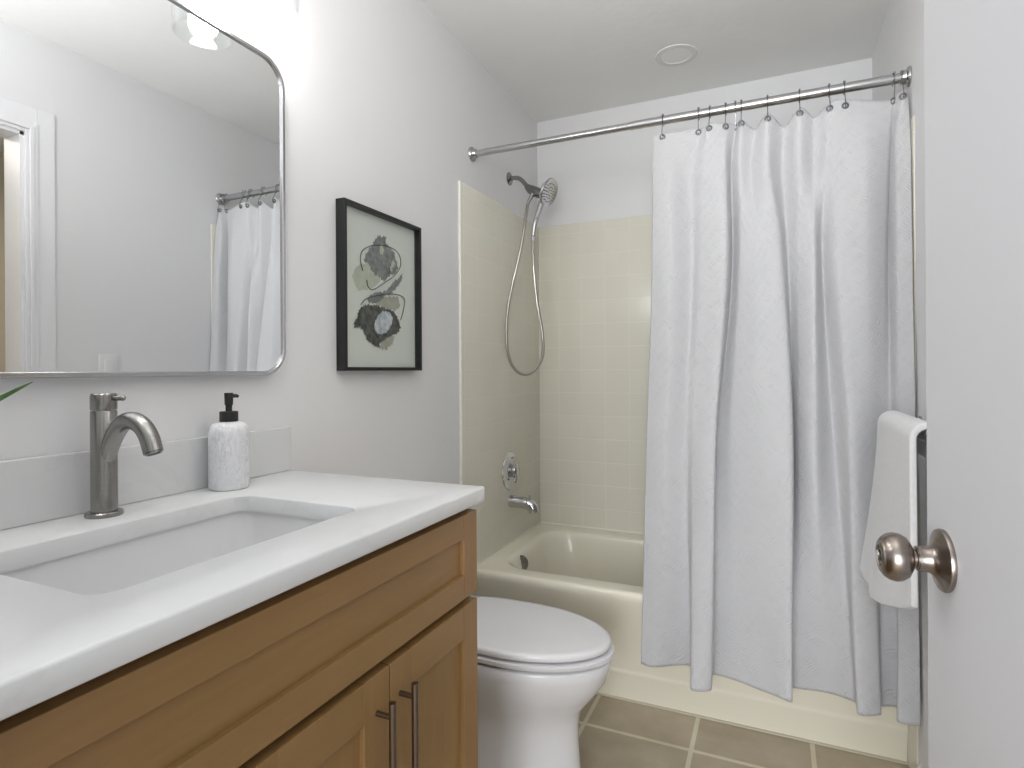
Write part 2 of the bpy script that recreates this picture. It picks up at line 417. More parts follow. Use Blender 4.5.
for sgn, xb in ((-1, 0.0), (1, 0.035)):
    ax = (sgn, 0, 0)
    rose = lathe(bmesh.new(), [(0.0, 0), (0.0340, 0), (0.0345, 0.0025), (0.0335, 0.0050), (0.0305, 0.0062), (0.0270, 0.0075), (0.0210, 0.0100), (0.0160, 0.0130), (0.0140, 0.0165), (0.0137, 0.0270), (0.0, 0.0270)], (xb, ky, kz), ax, 56)
    local('knob_rosette', rose, 'knob_nickel', door)
    nk = lathe(bmesh.new(), [(0.0122, 0.0), (0.0122, 0.0012), (0.0095, 0.0018), (0.0095, 0.008)], (xb + sgn * 0.0268, ky, kz), ax, 32)
    local('knob_neck', nk, 'knob_nickel', door)
    kb = lathe(bmesh.new(), [(0.0098, 0.0), (0.0155, 0.0012), (0.0225, 0.0055), (0.0263, 0.0120), (0.0270, 0.0175), (0.0256, 0.0235), (0.0225, 0.0280), (0.0195, 0.0303), (0.0190, 0.0296), (0.0178, 0.0316), (0.0120, 0.0328), (0.0112, 0.0312), (0.0, 0.0312)], (xb + sgn * 0.0315, ky, kz), ax, 56)
    k_ = local('door_knob', kb, 'knob_nickel', door)
    bt = lathe(bmesh.new(), [(0.0065, 0.0), (0.0065, 0.003), (0.0055, 0.004), (0.0, 0.004)], (xb + sgn * 0.0622, ky, kz), ax, 20)
    local('lock_button', bt, 'chrome', k_)

# ------------------------------------------------------------------ vanity cabinet
VY0, VY1 = 0.125, 1.0485
van = thing('vanity_cabinet', (0.25, (VY0 + VY1) / 2, 0), 'stained maple vanity cabinet with shaker doors under the white counter', 'vanity cabinet')
bm = bmesh.new(); zt_ = 0.9285
box(bm, 0.001, 0.497, VY0, VY0 + 0.018, 0.0, zt_); box(bm, 0.001, 0.497, VY1 - 0.020, VY1 - 0.002, 0.0, zt_)
box(bm, 0.001, 0.497, VY0 + 0.018, VY1 - 0.020, 0.10, 0.118); box(bm, 0.001, 0.010, VY0 + 0.018, VY1 - 0.020, 0.118, zt_)
box(bm, 0.478, 0.497, VY0 + 0.018, VY1 - 0.020, 0.735, zt_); box(bm, 0.42, 0.43, VY0 + 0.018, VY1 - 0.020, 0.0, 0.10)
obj('cabinet_body', bm, 'wood_v', van, False)
def shaker(name, y0, y1, z0, z1, rail, stile, parent, horiz=False):
    x0, x1, xr = 0.4975, 0.517, 0.508
    e = 0.0015
    f = obj(name, B(x0, x1, y0, y0 + stile, z0, z1, bev=e), 'wood_v', parent, False)
    obj('stile', B(x0, x1, y1 - stile, y1, z0, z1, bev=e), 'wood_v', f, False)
    for a, b in ((z1 - rail, z1), (z0, z0 + rail)): obj('rail', B(x0, x1 - 0.0002, y0 + stile, y1 - stile, a, b, bev=0.001), 'wood_h', f, False)
    bm = B(x0, xr, y0 + stile - 0.004, y1 - stile + 0.004, z0 + rail - 0.004, z1 - rail + 0.004)
    obj('panel', bm, 'wood_h' if horiz else 'wood_v', f, False)
    return f
shaker('drawer_front', VY0 + 0.003, 1.0465, 0.748, 0.911, 0.046, 0.054, van, True)
def pull(y, z0, z1, f):
    bm = bmesh.new()
    tube(bm, [(0.545, y, z0), (0.545, y, z1)], 0.0055, 16)
    for z in (z0 + 0.022, z1 - 0.022): tube(bm, [(0.5165, y, z), (0.545, y, z)], 0.0042, 12)
    obj('handle', bm, 'bronze', f)
split = 0.752
d1 = shaker('door', split + 0.0015, 1.0465, 0.115, 0.733, 0.062, 0.056, van)
d2 = shaker('door', split - 0.289, split - 0.0015, 0.115, 0.733, 0.062, 0.062, van)
pull(0.779, 0.52, 0.697, d1); pull(0.719, 0.52, 0.697, d2)
for z0, z1 in ((0.115, 0.318), (0.322, 0.525), (0.529, 0.733)):
    f = shaker('drawer_front', VY0 + 0.003, split - 0.292, z0, z1, 0.045, 0.05, van, True)
    bm = bmesh.new(); yy = (VY0 + split - 0.29) / 2; zz = (z0 + z1) / 2
    tube(bm, [(0.545, yy - 0.08, zz), (0.545, yy + 0.08, zz)], 0.0055, 16)
    for y in (yy - 0.06, yy + 0.06): tube(bm, [(0.5165, y, zz), (0.545, y, zz)], 0.0042, 12)
    obj('handle', bm, 'bronze', f)

# counter with cut-out
cx0, cx1, cy0, cy1 = 0.0, 0.5355, VY0 - 0.01, 1.0505
sx0, sx1, sy0, sy1, sr = 0.142, 0.424, 0.375, 0.802, 0.028
zb = ZT - 0.029
bm = bmesh.new()
L = [rr(sx0, sx1, sy0, sy1, sr, zb), rr(sx0, sx1, sy0, sy1, sr, ZT - 0.002), rr(sx0 - 0.002, sx1 + 0.002, sy0 - 0.002, sy1 + 0.002, sr, ZT),
     rr(cx0 + 0.004, cx1 - 0.004, cy0 + 0.004, cy1 - 0.004, 0.004, ZT), rr(cx0 + 0.001, cx1 - 0.001, cy0 + 0.001, cy1 - 0.001, 0.006, ZT - 0.0012), rr(cx0, cx1, cy0, cy1, 0.007, ZT - 0.004),
     rr(cx0, cx1, cy0, cy1, 0.007, zb + 0.003), rr(cx0 + 0.002, cx1 - 0.002, cy0 + 0.002, cy1 - 0.002, 0.005, zb), rr(sx0, sx1, sy0, sy1, sr, zb)]
skin(bm, L); bmesh.ops.remove_doubles(bm, verts=bm.verts, dist=1e-6)
ct = obj('countertop', bm, 'quartz', None, True, 50); tag(ct, 'white quartz vanity countertop with a cut-out for the sink', 'countertop')
bs = obj('backsplash', B(0.0, 0.020, cy0, 1.0495, ZT + 0.0003, 1.0605, bev=0.0015), 'quartz', None, False); tag(bs, 'low white quartz backsplash strip along the wall behind the faucet', 'backsplash')
# undermount basin
bm = bmesh.new(); e = 0.006
L = [rr(sx0 - 0.02, sx1 + 0.02, sy0 - 0.02, sy1 + 0.02, 0.04, zb - 0.001), rr(sx0 - e, sx1 + e, sy0 - e, sy1 + e, 0.032, zb - 0.001),
     rr(sx0 - e, sx1 + e, sy0 - e, sy1 + e, 0.034, zb - 0.006), rr(sx0 - 0.003, sx1 + 0.003, sy0 - 0.003, sy1 + 0.003, 0.035, zb - 0.05),
     rr(sx0 + 0.006, sx1 - 0.006, sy0 + 0.008, sy1 - 0.008, 0.04, zb - 0.105), rr(sx0 + 0.014, sx1 - 0.014, sy0 + 0.018, sy1 - 0.018, 0.045, zb - 0.122),
     rr(sx0 + 0.035, sx1 - 0.035, sy0 + 0.05, sy1 - 0.05, 0.05, zb - 0.130), rr(0.27, 0.30, 0.57, 0.60, 0.0149, zb - 0.136)]
skin(bm, L, cap1=True)
sk = obj('sink_basin', bm, 'sink', None, True, 60)
mo = sk.modifiers.new('s', 'SOLIDIFY'); mo.thickness = 0.006; mo.offset = -1
tag(sk, 'white rectangular undermount sink basin below the counter cut-out', 'sink')
obj('drain', lathe(bmesh.new(), [(0.0, 0), (0.022, 0), (0.022, 0.003), (0.016, 0.005), (0.012, 0.002), (0.0, 0.002)], (0.285, 0.585, zb - 0.1355), (0, 0, 1), 24), 'chrome', sk)

# ------------------------------------------------------------------ faucet
fx, fy = 0.066, 0.597
fa = thing('faucet', (fx, fy, ZT), 'brushed nickel single-hole faucet with arched spout behind the sink', 'faucet')
obj('base_plate', lathe(bmesh.new(), [(0, 0), (0.0265, 0), (0.0270, 0.0015), (0.0265, 0.006), (0.0250, 0.0075), (0.0, 0.0075)], (fx, fy, ZT), n=40), 'nickel', fa)
bd = obj('body', lathe(bmesh.new(), [(0.0, 0), (0.0188, 0), (0.0188, 0.1630), (0.0180, 0.1642), (0.0, 0.1642)], (fx, fy, ZT + 0.007), n=48), 'nickel', fa)
sp_ = spline([(fx + 0.004, fy, ZT + 0.085), (fx + 0.012, fy, ZT + 0.106), (fx + 0.028, fy, ZT + 0.132), (fx + 0.048, fy, ZT + 0.151), (fx + 0.072, fy, ZT + 0.157), (fx + 0.095, fy, ZT + 0.150), (fx + 0.112, fy, ZT + 0.133), (fx + 0.123, fy, ZT + 0.109)], 8)
so = obj('spout', tube(bmesh.new(), sp_, [0.0125, 0.0135, 0.0140, 0.0140, 0.0142], 24), 'nickel', fa)
e1, e0 = sp_[-1], sp_[-3]; dd = (e1 - e0).normalized()
obj('aerator', lathe(bmesh.new(), [(0.0118, -0.002), (0.0118, 0.002), (0.0095, 0.002), (0.009, -0.001), (0, -0.001)], e1, dd, 24, cap0=False), 'dark_chrome', so)
hd = obj('handle', lathe(bmesh.new(), [(0.0, 0), (0.0185, 0), (0.0189, 0.001), (0.0189, 0.022), (0.0183, 0.0255), (0.0165, 0.027), (0, 0.0275)], (fx, fy, ZT + 0.1725), n=48), 'nickel', fa)
ld = Vector((0.92, 0.38, 0.02)).normalized(); lo = Vector((fx, fy, ZT + 0.191))
bm = tube(bmesh.new(), [lo + ld * 0.010, lo + ld * 0.022, lo + ld * 0.032], [0.0040, 0.0040, 0.0042], 14)
bmesh.ops.create_uvsphere(bm, u_segments=14, v_segments=8, radius=0.0046, matrix=Matrix.Translation(lo + ld * 0.032))
obj('lever', bm, 'nickel', hd)

# ------------------------------------------------------------------ soap dispenser
px, py = 0.066, 0.837
sd = thing('soap_dispenser', (px, py, ZT), 'grey-veined white ceramic soap dispenser with black pump on the counter', 'soap dispenser')
obj('bottle', lathe(bmesh.new(), [(0, 0), (0.034, 0), (0.0365, 0.002), (0.0375, 0.006), (0.0378, 0.105), (0.0370, 0.116), (0.0345, 0.124), (0.0295, 0.1300), (0.023, 0.1325), (0.018, 0.1330), (0.015, 0.1350), (0, 0.1350)], (px, py, ZT), n=48), 'marble', sd)
obj('collar', lathe(bmesh.new(), [(0, 0), (0.0172, 0), (0.0175, 0.001), (0.0175, 0.019), (0.0165, 0.020), (0, 0.020)], (px, py, ZT + 0.1345), n=32), 'black_plastic', sd)
pm = bmesh.new()
lathe(pm, [(0.0062, 0), (0.0062, 0.012), (0.0078, 0.014), (0.0085, 0.036), (0.0080, 0.0375), (0, 0.0375)], (px, py, ZT + 0.154), n=24)
pdv = Vector((0.55, 0.83, 0)); po = Vector((px, py, ZT + 0.1855))
tube(pm, [po, po + pdv * 0.014, po + pdv * 0.018 - Vector((0, 0, 0.002))], [0.0045, 0.0036, 0.003], 12)
obj('pump', pm, 'black_plastic', sd)

# ------------------------------------------------------------------ potted plant at the left end of the counter
lx, ly = 0.16, 0.285
pp = thing('potted_plant', (lx, ly, ZT), 'potted plant on the counter whose green leaf tip enters at left', 'plant')
obj('pot', lathe(bmesh.new(), [(0, 0), (0.035, 0), (0.047, 0.08), (0.047, 0.086), (0.043, 0.086), (0.042, 0.078), (0, 0.078)], (lx, ly, ZT), n=36), 'pot', pp)
obj('soil', lathe(bmesh.new(), [(0, 0), (0.0415, 0), (0, 0.003)], (lx, ly, ZT + 0.074), n=24), 'soil', pp)
def blade(p0, p1, p2, w, parent, tilt=0.0):
    pts = spline([p0, p1, p2], 10); bm = bmesh.new(); rows = []
    for i, p in enumerate(pts):
        u = i / (len(pts) - 1); tn = (pts[min(i + 1, len(pts) - 1)] - pts[max(i - 1, 0)]).normalized()
        sd_ = tn.cross(Vector((0, 0, 1))); sd_ = sd_.normalized() if sd_.length > 1e-4 else Vector((1, 0, 0))
        sd_ = (sd_ + sd_.cross(tn).normalized() * tilt).normalized()
        ww = w * (0.25 + 1.2 * u) * (1 - u) ** 0.75 * 1.3 + 0.0003; up = sd_.cross(tn).normalized()
        rows.append([p - sd_ * ww + up * ww * 0.35, p, p + sd_ * ww + up * ww * 0.35])
    skin(bm, rows, False)
    o = obj('leaf', bm, 'leaf', parent)
    m = o.modifiers.new('s', 'SOLIDIFY'); m.thickness = 0.0008
base = Vector((lx, ly, ZT + 0.075))
blade(base, base + Vector((0.012, 0.055, 0.075)), Vector((0.150, 0.455, 1.180)), 0.020, pp, 0.8)
for a, r, h in ((200, 0.14, 0.11), (250, 0.12, 0.16), (300, 0.13, 0.12), (160, 0.08, 0.17), (340, 0.10, 0.15), (230, 0.06, 0.20), (20, 0.06, 0.13)):
    d = Vector((math.cos(math.radians(a)), math.sin(math.radians(a)), 0))
    q = base + d * r + Vector((0, 0, h)); q.x = max(q.x, 0.035)
    blade(base + d * 0.008, base + d * r * 0.4 + Vector((0, 0, h * 0.75)), q, 0.012, pp)

# ------------------------------------------------------------------ mirror
MY0, MY1, MZ0, MZ1 = 0.112, 1.026, 1.184, 1.907
mi = thing('wall_mirror', (0.02, (MY0 + MY1) / 2, MZ0), 'large rounded-corner wall mirror in a thin brushed metal frame', 'mirror')
def rryz(y0, y1, z0, z1, r, x, n=12): return [(x, a, b) for a, b, _ in rr(y0, y1, z0, z1, r, 0, n)]
def lp(i, x, R=0.062): return rryz(MY0 + i, MY1 - i, MZ0 + i, MZ1 - i, R - i, x)
bm = bmesh.new()
skin(bm, [lp(0.001, 0.001), lp(0.0, 0.003), lp(0.0, 0.029), lp(0.0015, 0.031), lp(0.008, 0.031), lp(0.0095, 0.029), lp(0.0095, 0.001)])
obj('frame', bm, 'rod', mi)
bm = bmesh.new(); bm.faces.new([bm.verts.new(p) for p in lp(0.009, 0.0255)]); g = obj('mirror_glass', bm, 'mirror', mi, False)
bm = bmesh.new(); skin(bm, [lp(0.009, 0.001), lp(0.009, 0.020)], cap0=True, cap1=True); obj('backing', bm, 'rubber_dark', mi, False)

# ------------------------------------------------------------------ vanity light
vl = thing('vanity_light', (0.0, 0.575, 2.13), 'vanity light with clear glass shades and lit bulbs above the mirror', 'wall light')
obj('back_plate', B(0.0, 0.022, 0.30, 0.85, 2.095, 2.165, bev=0.004), 'nickel', vl)
for y in (0.892, 0.575, 0.258):
    bm = tube(bmesh.new(), spline([(0.012, min(max(y, 0.33), 0.82), 2.13), (0.07, y, 2.14), (0.115, y, 2.125), (0.122, y, 2.095)], 6), 0.006, 12)
    lathe(bm, [(0, 0), (0.022, 0), (0.024, 0.006), (0.024, 0.028), (0.012, 0.036), (0, 0.036)], (0.122, y, 2.062), n=28)
    ar = obj('lamp_arm', bm, 'nickel', vl)
    sh = obj('glass_shade', lathe(bmesh.new(), [(0.024, 0.134), (0.045, 0.130), (0.056, 0.118), (0.060, 0.10), (0.060, 0.0), (0.058, -0.001), (0.0565, 0.0), (0.0565, 0.10), (0.053, 0.115), (0.044, 0.126), (0.024, 0.130)], (0.122, y, 1.932), n=48, cap0=False, cap1=False), 'glass', vl)
    bu = obj('bulb', lathe(bmesh.new(), [(0.0, -0.044), (0.010, -0.043), (0.020, -0.037), (0.027, -0.026), (0.029, -0.012), (0.026, 0.004), (0.018, 0.022), (0.013, 0.036), (0.013, 0.045), (0, 0.045)], (0.122, y, 2.03), n=32), 'bulb', vl)
    l = bpy.data.lights.new('bulb_light', 'POINT'); l.energy = BULB_W; l.shadow_soft_size = 0.03; l.color = (1.0, 0.985, 0.96)
    lo_ = bpy.data.objects.new('bulb_light', l); COL.objects.link(lo_); lo_.location = (0.122, y, 1.955)

# ------------------------------------------------------------------ framed picture
PY0, PY1, PZ0, PZ1 = 1.230, 1.600, 1.194, 1.654
pf = thing('framed_picture', (0.0, (PY0 + PY1) / 2, PZ0), 'black box frame with an abstract grey brushwork print', 'picture')
def lq(i, x): return [(x, PY0 + i, PZ0 + i), (x, PY1 - i, PZ0 + i), (x, PY1 - i, PZ1 - i), (x, PY0 + i, PZ1 - i)]
bm = bmesh.new(); skin(bm, [lq(0, 0.001), lq(0, 0.0305), lq(0.0006, 0.031), lq(0.0094, 0.031), lq(0.010, 0.0305), lq(0.010, 0.001)])
obj('frame', bm, 'black_frame', pf, False)
obj('backing', B(0.001, 0.010, PY0 + 0.009, PY1 - 0.009, PZ0 + 0.009, PZ1 - 0.009), 'paper', pf, False)
obj('glass', B(0.0225, 0.0235, PY0 + 0.009, PY1 - 0.009, PZ0 + 0.009, PZ1 - 0.009), 'picture_glass', pf, False)
ART = {
 'p_pale': [(1.2819, 1.4543), (1.3041, 1.4865), (1.3325, 1.4967), (1.3736, 1.5016), (1.3977, 1.4789), (1.4162, 1.4624), (1.3851, 1.4391), (1.3551, 1.4248), (1.3091, 1.4191)],
 'p_grey': [(1.4019, 1.5903), (1.4366, 1.5956), (1.4397, 1.5787), (1.4822, 1.5513), (1.4887, 1.5325), (1.5021, 1.5107), (1.4816, 1.4915), (1.4484, 1.4787), (1.4289, 1.4603), (1.4036, 1.4715), (1.3824, 1.4728), (1.3558, 1.4986), (1.3354, 1.5064), (1.3502, 1.5349), (1.3742, 1.5581), (1.3864, 1.5757)],
 'p_tan': [(1.3846, 1.3862), (1.4158, 1.4125), (1.4944, 1.4214), (1.5079, 1.3947), (1.4804, 1.376), (1.4281, 1.379)],
 'p_grey2': [(1.349, 1.4012), (1.3849, 1.4203), (1.435, 1.4302), (1.4612, 1.4492), (1.4948, 1.4575), (1.4676, 1.4302), (1.4284, 1.4139), (1.3846, 1.39), (1.3547, 1.3869)],
 'p_dark': [(1.3171, 1.3721), (1.343, 1.382), (1.4155, 1.3817), (1.467, 1.3748), (1.4937, 1.3572), (1.5107, 1.3303), (1.4933, 1.3091), (1.44, 1.2905), (1.4082, 1.2775), (1.4018, 1.2619), (1.3714, 1.2684), (1.342, 1.282), (1.3364, 1.3002), (1.3138, 1.3171), (1.2915, 1.312), (1.2889, 1.3262), (1.3057, 1.3492)],
 'p_tan2': [(1.4081, 1.2736), (1.4401, 1.2944), (1.4796, 1.3004), (1.466, 1.276), (1.4397, 1.2593), (1.4142, 1.2566), (1.3987, 1.2618)],
 'p_blue': [(1.4653, 1.3391), (1.4665, 1.3557), (1.4571, 1.3677), (1.4396, 1.3721), (1.4182, 1.3681), (1.398, 1.357), (1.3834, 1.3413), (1.3775, 1.3246), (1.3813, 1.3104), (1.3943, 1.3019), (1.4136, 1.301), (1.4352, 1.3081), (1.4539, 1.3219)],
 'p_grey3': [(1.4415, 1.4355), (1.4746, 1.4627), (1.5228, 1.4977), (1.5156, 1.4723), (1.4811, 1.4436)],
 'p_pale2': [(1.405, 1.556), (1.418, 1.567), (1.428, 1.552), (1.418, 1.535), (1.407, 1.541)],
 'p_pale3': [(1.452, 1.505), (1.472, 1.535), (1.480, 1.520), (1.462, 1.492)]}
x = 0.0102
for k, pts in ART.items():
    fine = []
    n = len(pts)
    for i in range(n):
        a, b = Vector(pts[i]), Vector(pts[(i + 1) % n]); nr = Vector((-(b - a).y, (b - a).x)).normalized()
        m_ = max(4, int((b - a).length / 0.0035))
        for s in range(m_):
            j = random.uniform(-0.0042, 0.0042) * (0.55 if k in ('p_blue', 'p_pale') else 1)
            fine.append(a.lerp(b, s / m_) + nr * j)
    bm = bmesh.new()
    lo_ = [bm.verts.new((x, p.x, p.y)) for p in fine]; f = bm.faces.new(lo_)
    r = bmesh.ops.extrude_face_region(bm, geom=[f]); bmesh.ops.translate(bm, vec=(0.0003, 0, 0), verts=[v for v in r['geom'] if isinstance(v, bmesh.types.BMVert)])
    bmesh.ops.triangulate(bm, faces=bm.faces)
    obj('brush_shape', bm, k.rstrip('23'), pf, False); x += 0.0003
for pts in ([(1.3266, 1.4755), (1.3166, 1.5031), (1.3242, 1.5301), (1.3622, 1.5521), (1.4172, 1.5646), (1.4689, 1.5648), (1.5026, 1.551), (1.5091, 1.5199), (1.4815, 1.4875), (1.4288, 1.4564), (1.3729, 1.4281), (1.3493, 1.4345), (1.3436, 1.4522)],
            [(1.3172, 1.3794), (1.3373, 1.3962), (1.3788, 1.4102), (1.4349, 1.4224), (1.4945, 1.4274), (1.529, 1.4172), (1.5216, 1.3798), (1.5074, 1.3503)],
            [(1.3658, 1.3131), (1.3898, 1.2957), (1.4145, 1.2816), (1.4401, 1.2983), (1.48, 1.3402)]):
    obj('pencil_line', tube(bmesh.new(), spline([(x, a, b) for a, b in pts], 6), 0.0013, 6), 'p_line', pf)

# ------------------------------------------------------------------ toilet
TY = 1.5665
to = thing('toilet', (0.38, TY, 0), 'white toilet with closed oval lid between vanity and tub', 'toilet')
def egg(xb, xf, hw, z, n=48, sq=2.0, xm=None):
    xm = xm if xm is not None else xb + (xf - xb) * 0.44; out = []
    for k in range(n):
        a = 2 * PI * k / n; c, s = math.cos(a), math.sin(a)
        if c >= 0: ex = 2.0; ax = xf - xm
        else: ex = sq; ax = xm - xb
        X = math.copysign(abs(c) ** (2 / ex), c) * ax; Y = math.copysign(abs(s) ** (2 / ex), s) * hw
        out.append((xm + X, TY + Y, z))
    return out
bm = bmesh.new()
secs = [(0.15, 0.573, 0.118, 0.0, 3.2), (0.15, 0.572, 0.117, 0.02, 3.2), (0.155, 0.566, 0.107, 0.05, 3.2), (0.16, 0.560, 0.102, 0.15, 3.0), (0.165, 0.560, 0.106, 0.200, 3.0), (0.15, 0.568, 0.118, 0.240, 3.0),
        (0.15, 0.608, 0.142, 0.288, 2.8), (0.15, 0.638, 0.158, 0.330, 2.8), (0.15, 0.650, 0.167, 0.365, 2.8), (0.15, 0.655, 0.170, 0.390, 2.8), (0.152, 0.650, 0.167, 0.396, 2.8), (0.24, 0.60, 0.12, 0.398, 2.8), (0.25, 0.59, 0.11, 0.385, 2.8), (0.30, 0.54, 0.08, 0.30, 2.4)]
skin(bm, [egg(a, b, w, z, sq=s) for a, b, w, z, s in secs], cap0=True, cap1=True)
box(bm, 0.03, 0.22, TY - 0.10, TY + 0.10, 0.20, 0.394, bev=0.02)
obj('bowl', bm, 'porcelain', to, ang=60)
bm = bmesh.new()
skin(bm, [egg(0.150, 0.656, 0.170, 0.4035, sq=2.6), egg(0.148, 0.662, 0.174, 0.4065, sq=2.6), egg(0.148, 0.662, 0.174, 0.4175, sq=2.6), egg(0.151, 0.650, 0.165, 0.4200, sq=2.6),
          egg(0.26, 0.565, 0.105, 0.4200, sq=2.3), egg(0.262, 0.562, 0.103, 0.4035, sq=2.3), egg(0.150, 0.656, 0.170, 0.4035, sq=2.6)])
obj('seat', bm, 'seat', to, ang=60)
bm = bmesh.new()
skin(bm, [egg(0.14, 0.630, 0.155, 0.4265, sq=3.0, xm=0.36), egg(0.112, 0.650, 0.170, 0.4275, sq=3.6, xm=0.36), egg(0.110, 0.653, 0.172, 0.430, sq=3.6, xm=0.36), egg(0.110, 0.653, 0.172, 0.4405, sq=3.6, xm=0.36), egg(0.113, 0.649, 0.169, 0.4450, sq=3.6, xm=0.36), egg(0.13, 0.635, 0.157, 0.4465, sq=3.4, xm=0.36), egg(0.25, 0.54, 0.09, 0.4475, sq=2.4, xm=0.38), egg(0.38, 0.42, 0.02, 0.448)], cap0=True, cap1=True)
obj('lid', bm, 'seat', to, ang=60)
for s in (-1, 1): obj('hinge', box(bmesh.new(), 0.100, 0.150, TY + s * 0.075 - 0.022, TY + s * 0.075 + 0.022, 0.392, 0.446, bev=0.009, seg=3), 'seat', to)
bm = bmesh.new(); skin(bm, [rr(0.03, 0.100, TY - 0.155, TY + 0.125, 0.03, 0.392), rr(0.022, 0.115, TY - 0.175, TY + 0.140, 0.035, 0.45), rr(0.02, 0.125, TY - 0.180, TY + 0.146, 0.035, 0.70)], cap0=True, cap1=True)
tk = obj('tank', bm, 'porcelain', to, ang=50)
bm = bmesh.new(); skin(bm, [rr(0.018, 0.128, TY - 0.184, TY + 0.149, 0.035, 0.701), rr(0.015, 0.131, TY - 0.187, TY + 0.152, 0.035, 0.706), rr(0.015, 0.131, TY - 0.187, TY + 0.152, 0.035, 0.723), rr(0.022, 0.124, TY - 0.180, TY + 0.145, 0.03, 0.730)], cap0=True, cap1=True)
obj('tank_lid', bm, 'porcelain', tk, ang=50)
bm = tube(bmesh.new(), [(0.118, TY - 0.12, 0.655), (0.140, TY - 0.12, 0.655)], 0.008, 12); tube(bm, [(0.14, TY - 0.125, 0.655), (0.142, TY - 0.06, 0.648)], [0.007, 0.005], 12)
obj('flush_lever', bm, 'chrome', tk)

# ------------------------------------------------------------------ bathtub
tb = thing('bathtub', (0.7, 2.35, 0), 'cream enamel alcove bathtub behind the white curtain', 'bathtub')
TX0, TX1 = tt + 0.0005, XR - 0.0035; N_ = 10
bm = bmesh.new()
L = [rr(0.35, 1.10, 2.22, 2.45, 0.05, 0.072, N_), rr(0.24, 1.22, 2.14, 2.52, 0.10, 0.078, N_), rr(0.17, 1.28, 2.095, 2.555, 0.12, 0.115, N_), rr(0.135, 1.315, 2.07, 2.575, 0.125, 0.26, N_),
     rr(0.108, 1.338, 2.053, 2.588, 0.125, 0.40, N_), rr(0.100, 1.345, 2.046, 2.594, 0.12, 0.424, N_), rr(0.090, 1.352, 2.038, 2.600, 0.12, 0.436, N_), rr(0.078, 1.362, 2.028, 2.610, 0.12, 0.439, N_),
     rr(TX0, TX1, 1.974, YB - tt, 0.0005, 0.4375, N_)]
skin(bm, L, cap0=True)
prof = [(1.974, 0.4375), (1.966, 0.4355), (1.9605, 0.430), (1.959, 0.421), (1.962, 0.405), (1.970, 0.385), (1.985, 0.345), (2.005, 0.29), (2.040, 0.20), (2.070, 0.122), (2.071, 0.112), (2.070, 0.106), (2.074, 0.098), (2.088, 0.0)]
X_ = np.linspace(TX0, TX1, 12)
skin(bm, [[(xx, y, z) for xx in X_] for y, z in prof], False)
bmesh.ops.remove_doubles(bm, verts=bm.verts, dist=1e-5)
obj('tub_shell', bm, 'tub', tb, ang=50)
obj('overflow_plate', lathe(bmesh.new(), [(0, 0), (0.033, 0), (0.034, 0.002), (0.031, 0.006), (0.020, 0.009), (0, 0.010)], (0.104, 2.225, 0.390), (0.75, -0.60, 0.22), 32), 'chrome', tb)
obj('drain', lathe(bmesh.new(), [(0, 0), (0.03, 0), (0.03, 0.003), (0, 0.004)], (0.36, 2.335, 0.072), n=24), 'chrome', tb)

# shower valve, spout
sv = thing('shower_valve', (tt, 2.333, 0.753), 'round chrome shower valve on the cream tiles above the tub spout', 'shower valve')
obj('escutcheon', lathe(bmesh.new(), [(0, 0), (0.083, 0), (0.0845, 0.002), (0.082, 0.006), (0.070, 0.009), (0.050, 0.011), (0.047, 0.0125), (0.044, 0.011), (0.030, 0.012), (0, 0.012)], (tt, 2.333, 0.753), (1, 0, 0), 56), 'chrome', sv)
kn = obj('handle', lathe(bmesh.new(), [(0.026, 0), (0.028, 0.006), (0.029, 0.014), (0.027, 0.022), (0.020, 0.027), (0.008, 0.029), (0, 0.029)], (tt + 0.011, 2.333, 0.753), (1, 0, 0), 10), 'chrome', sv)
bm = tube(bmesh.new(), [(tt + 0.026, 2.333, 0.748), (tt + 0.030, 2.322, 0.728), (tt + 0.032, 2.312, 0.708)], [0.008, 0.006, 0.005], 12)
obj('lever', bm, 'dark_chrome', kn)
obj('screw', lathe(bmesh.new(), [(0.004, 0), (0.004, 0.003), (0, 0.004)], (tt + 0.010, 2.333, 0.810), (1, 0, 0), 12), 'dark_chrome', sv)
ts = thing('tub_spout', (tt, 2.337, 0.618), 'chrome tub spout with lift diverter just below the valve', 'tub spout')
bm = tube(bmesh.new(), spline([(tt, 2.337, 0.618), (0.045, 2.337, 0.617), (0.088, 2.337, 0.613), (0.111, 2.337, 0.600), (0.117, 2.337, 0.578)], 6), [0.0280, 0.0262, 0.0258, 0.0255, 0.0240, 0.0215], 28)
obj('spout_body', bm, 'chrome', ts)
obj('diverter', lathe(bmesh.new(), [(0.004, 0), (0.004, 0.012), (0.007, 0.014), (0.007, 0.020), (0, 0.021)], (0.100, 2.337, 0.630), n=16), 'chrome', ts)

# hand shower
hs = thing('hand_shower', (0, 2.36, 2.044), 'chrome hand shower on its wall arm with a long looping hose', 'shower head')
obj('wall_flange', lathe(bmesh.new(), [(0, 0), (0.029, 0), (0.029, 0.003), (0.022, 0.009), (0.013, 0.012), (0, 0.012)], (0, 2.36, 2.044), (1, 0, 0), 36), 'nickel', hs)
obj('shower_arm', tube(bmesh.new(), spline([(0.0, 2.36, 2.044), (0.032, 2.36, 2.044), (0.058, 2.36, 2.032), (0.088, 2.36, 1.997)], 8), 0.0095, 20), 'nickel', hs)
br = obj('bracket', tube(bmesh.new(), [(0.084, 2.36, 2.000), (0.090, 2.36, 1.994), (0.100, 2.36, 1.985), (0.125, 2.358, 1.970), (0.150, 2.355, 1.957), (0.165, 2.352, 1.950)], [0.012, 0.015, 0.019, 0.0225, 0.021, 0.016], 24), 'dark_chrome', hs)
obj('hose_outlet', tube(bmesh.new(), [(0.118, 2.350, 1.962), (0.112, 2.335, 1.935), (0.104, 2.318, 1.905)], [0.010, 0.009, 0.0075], 16), 'chrome', br)
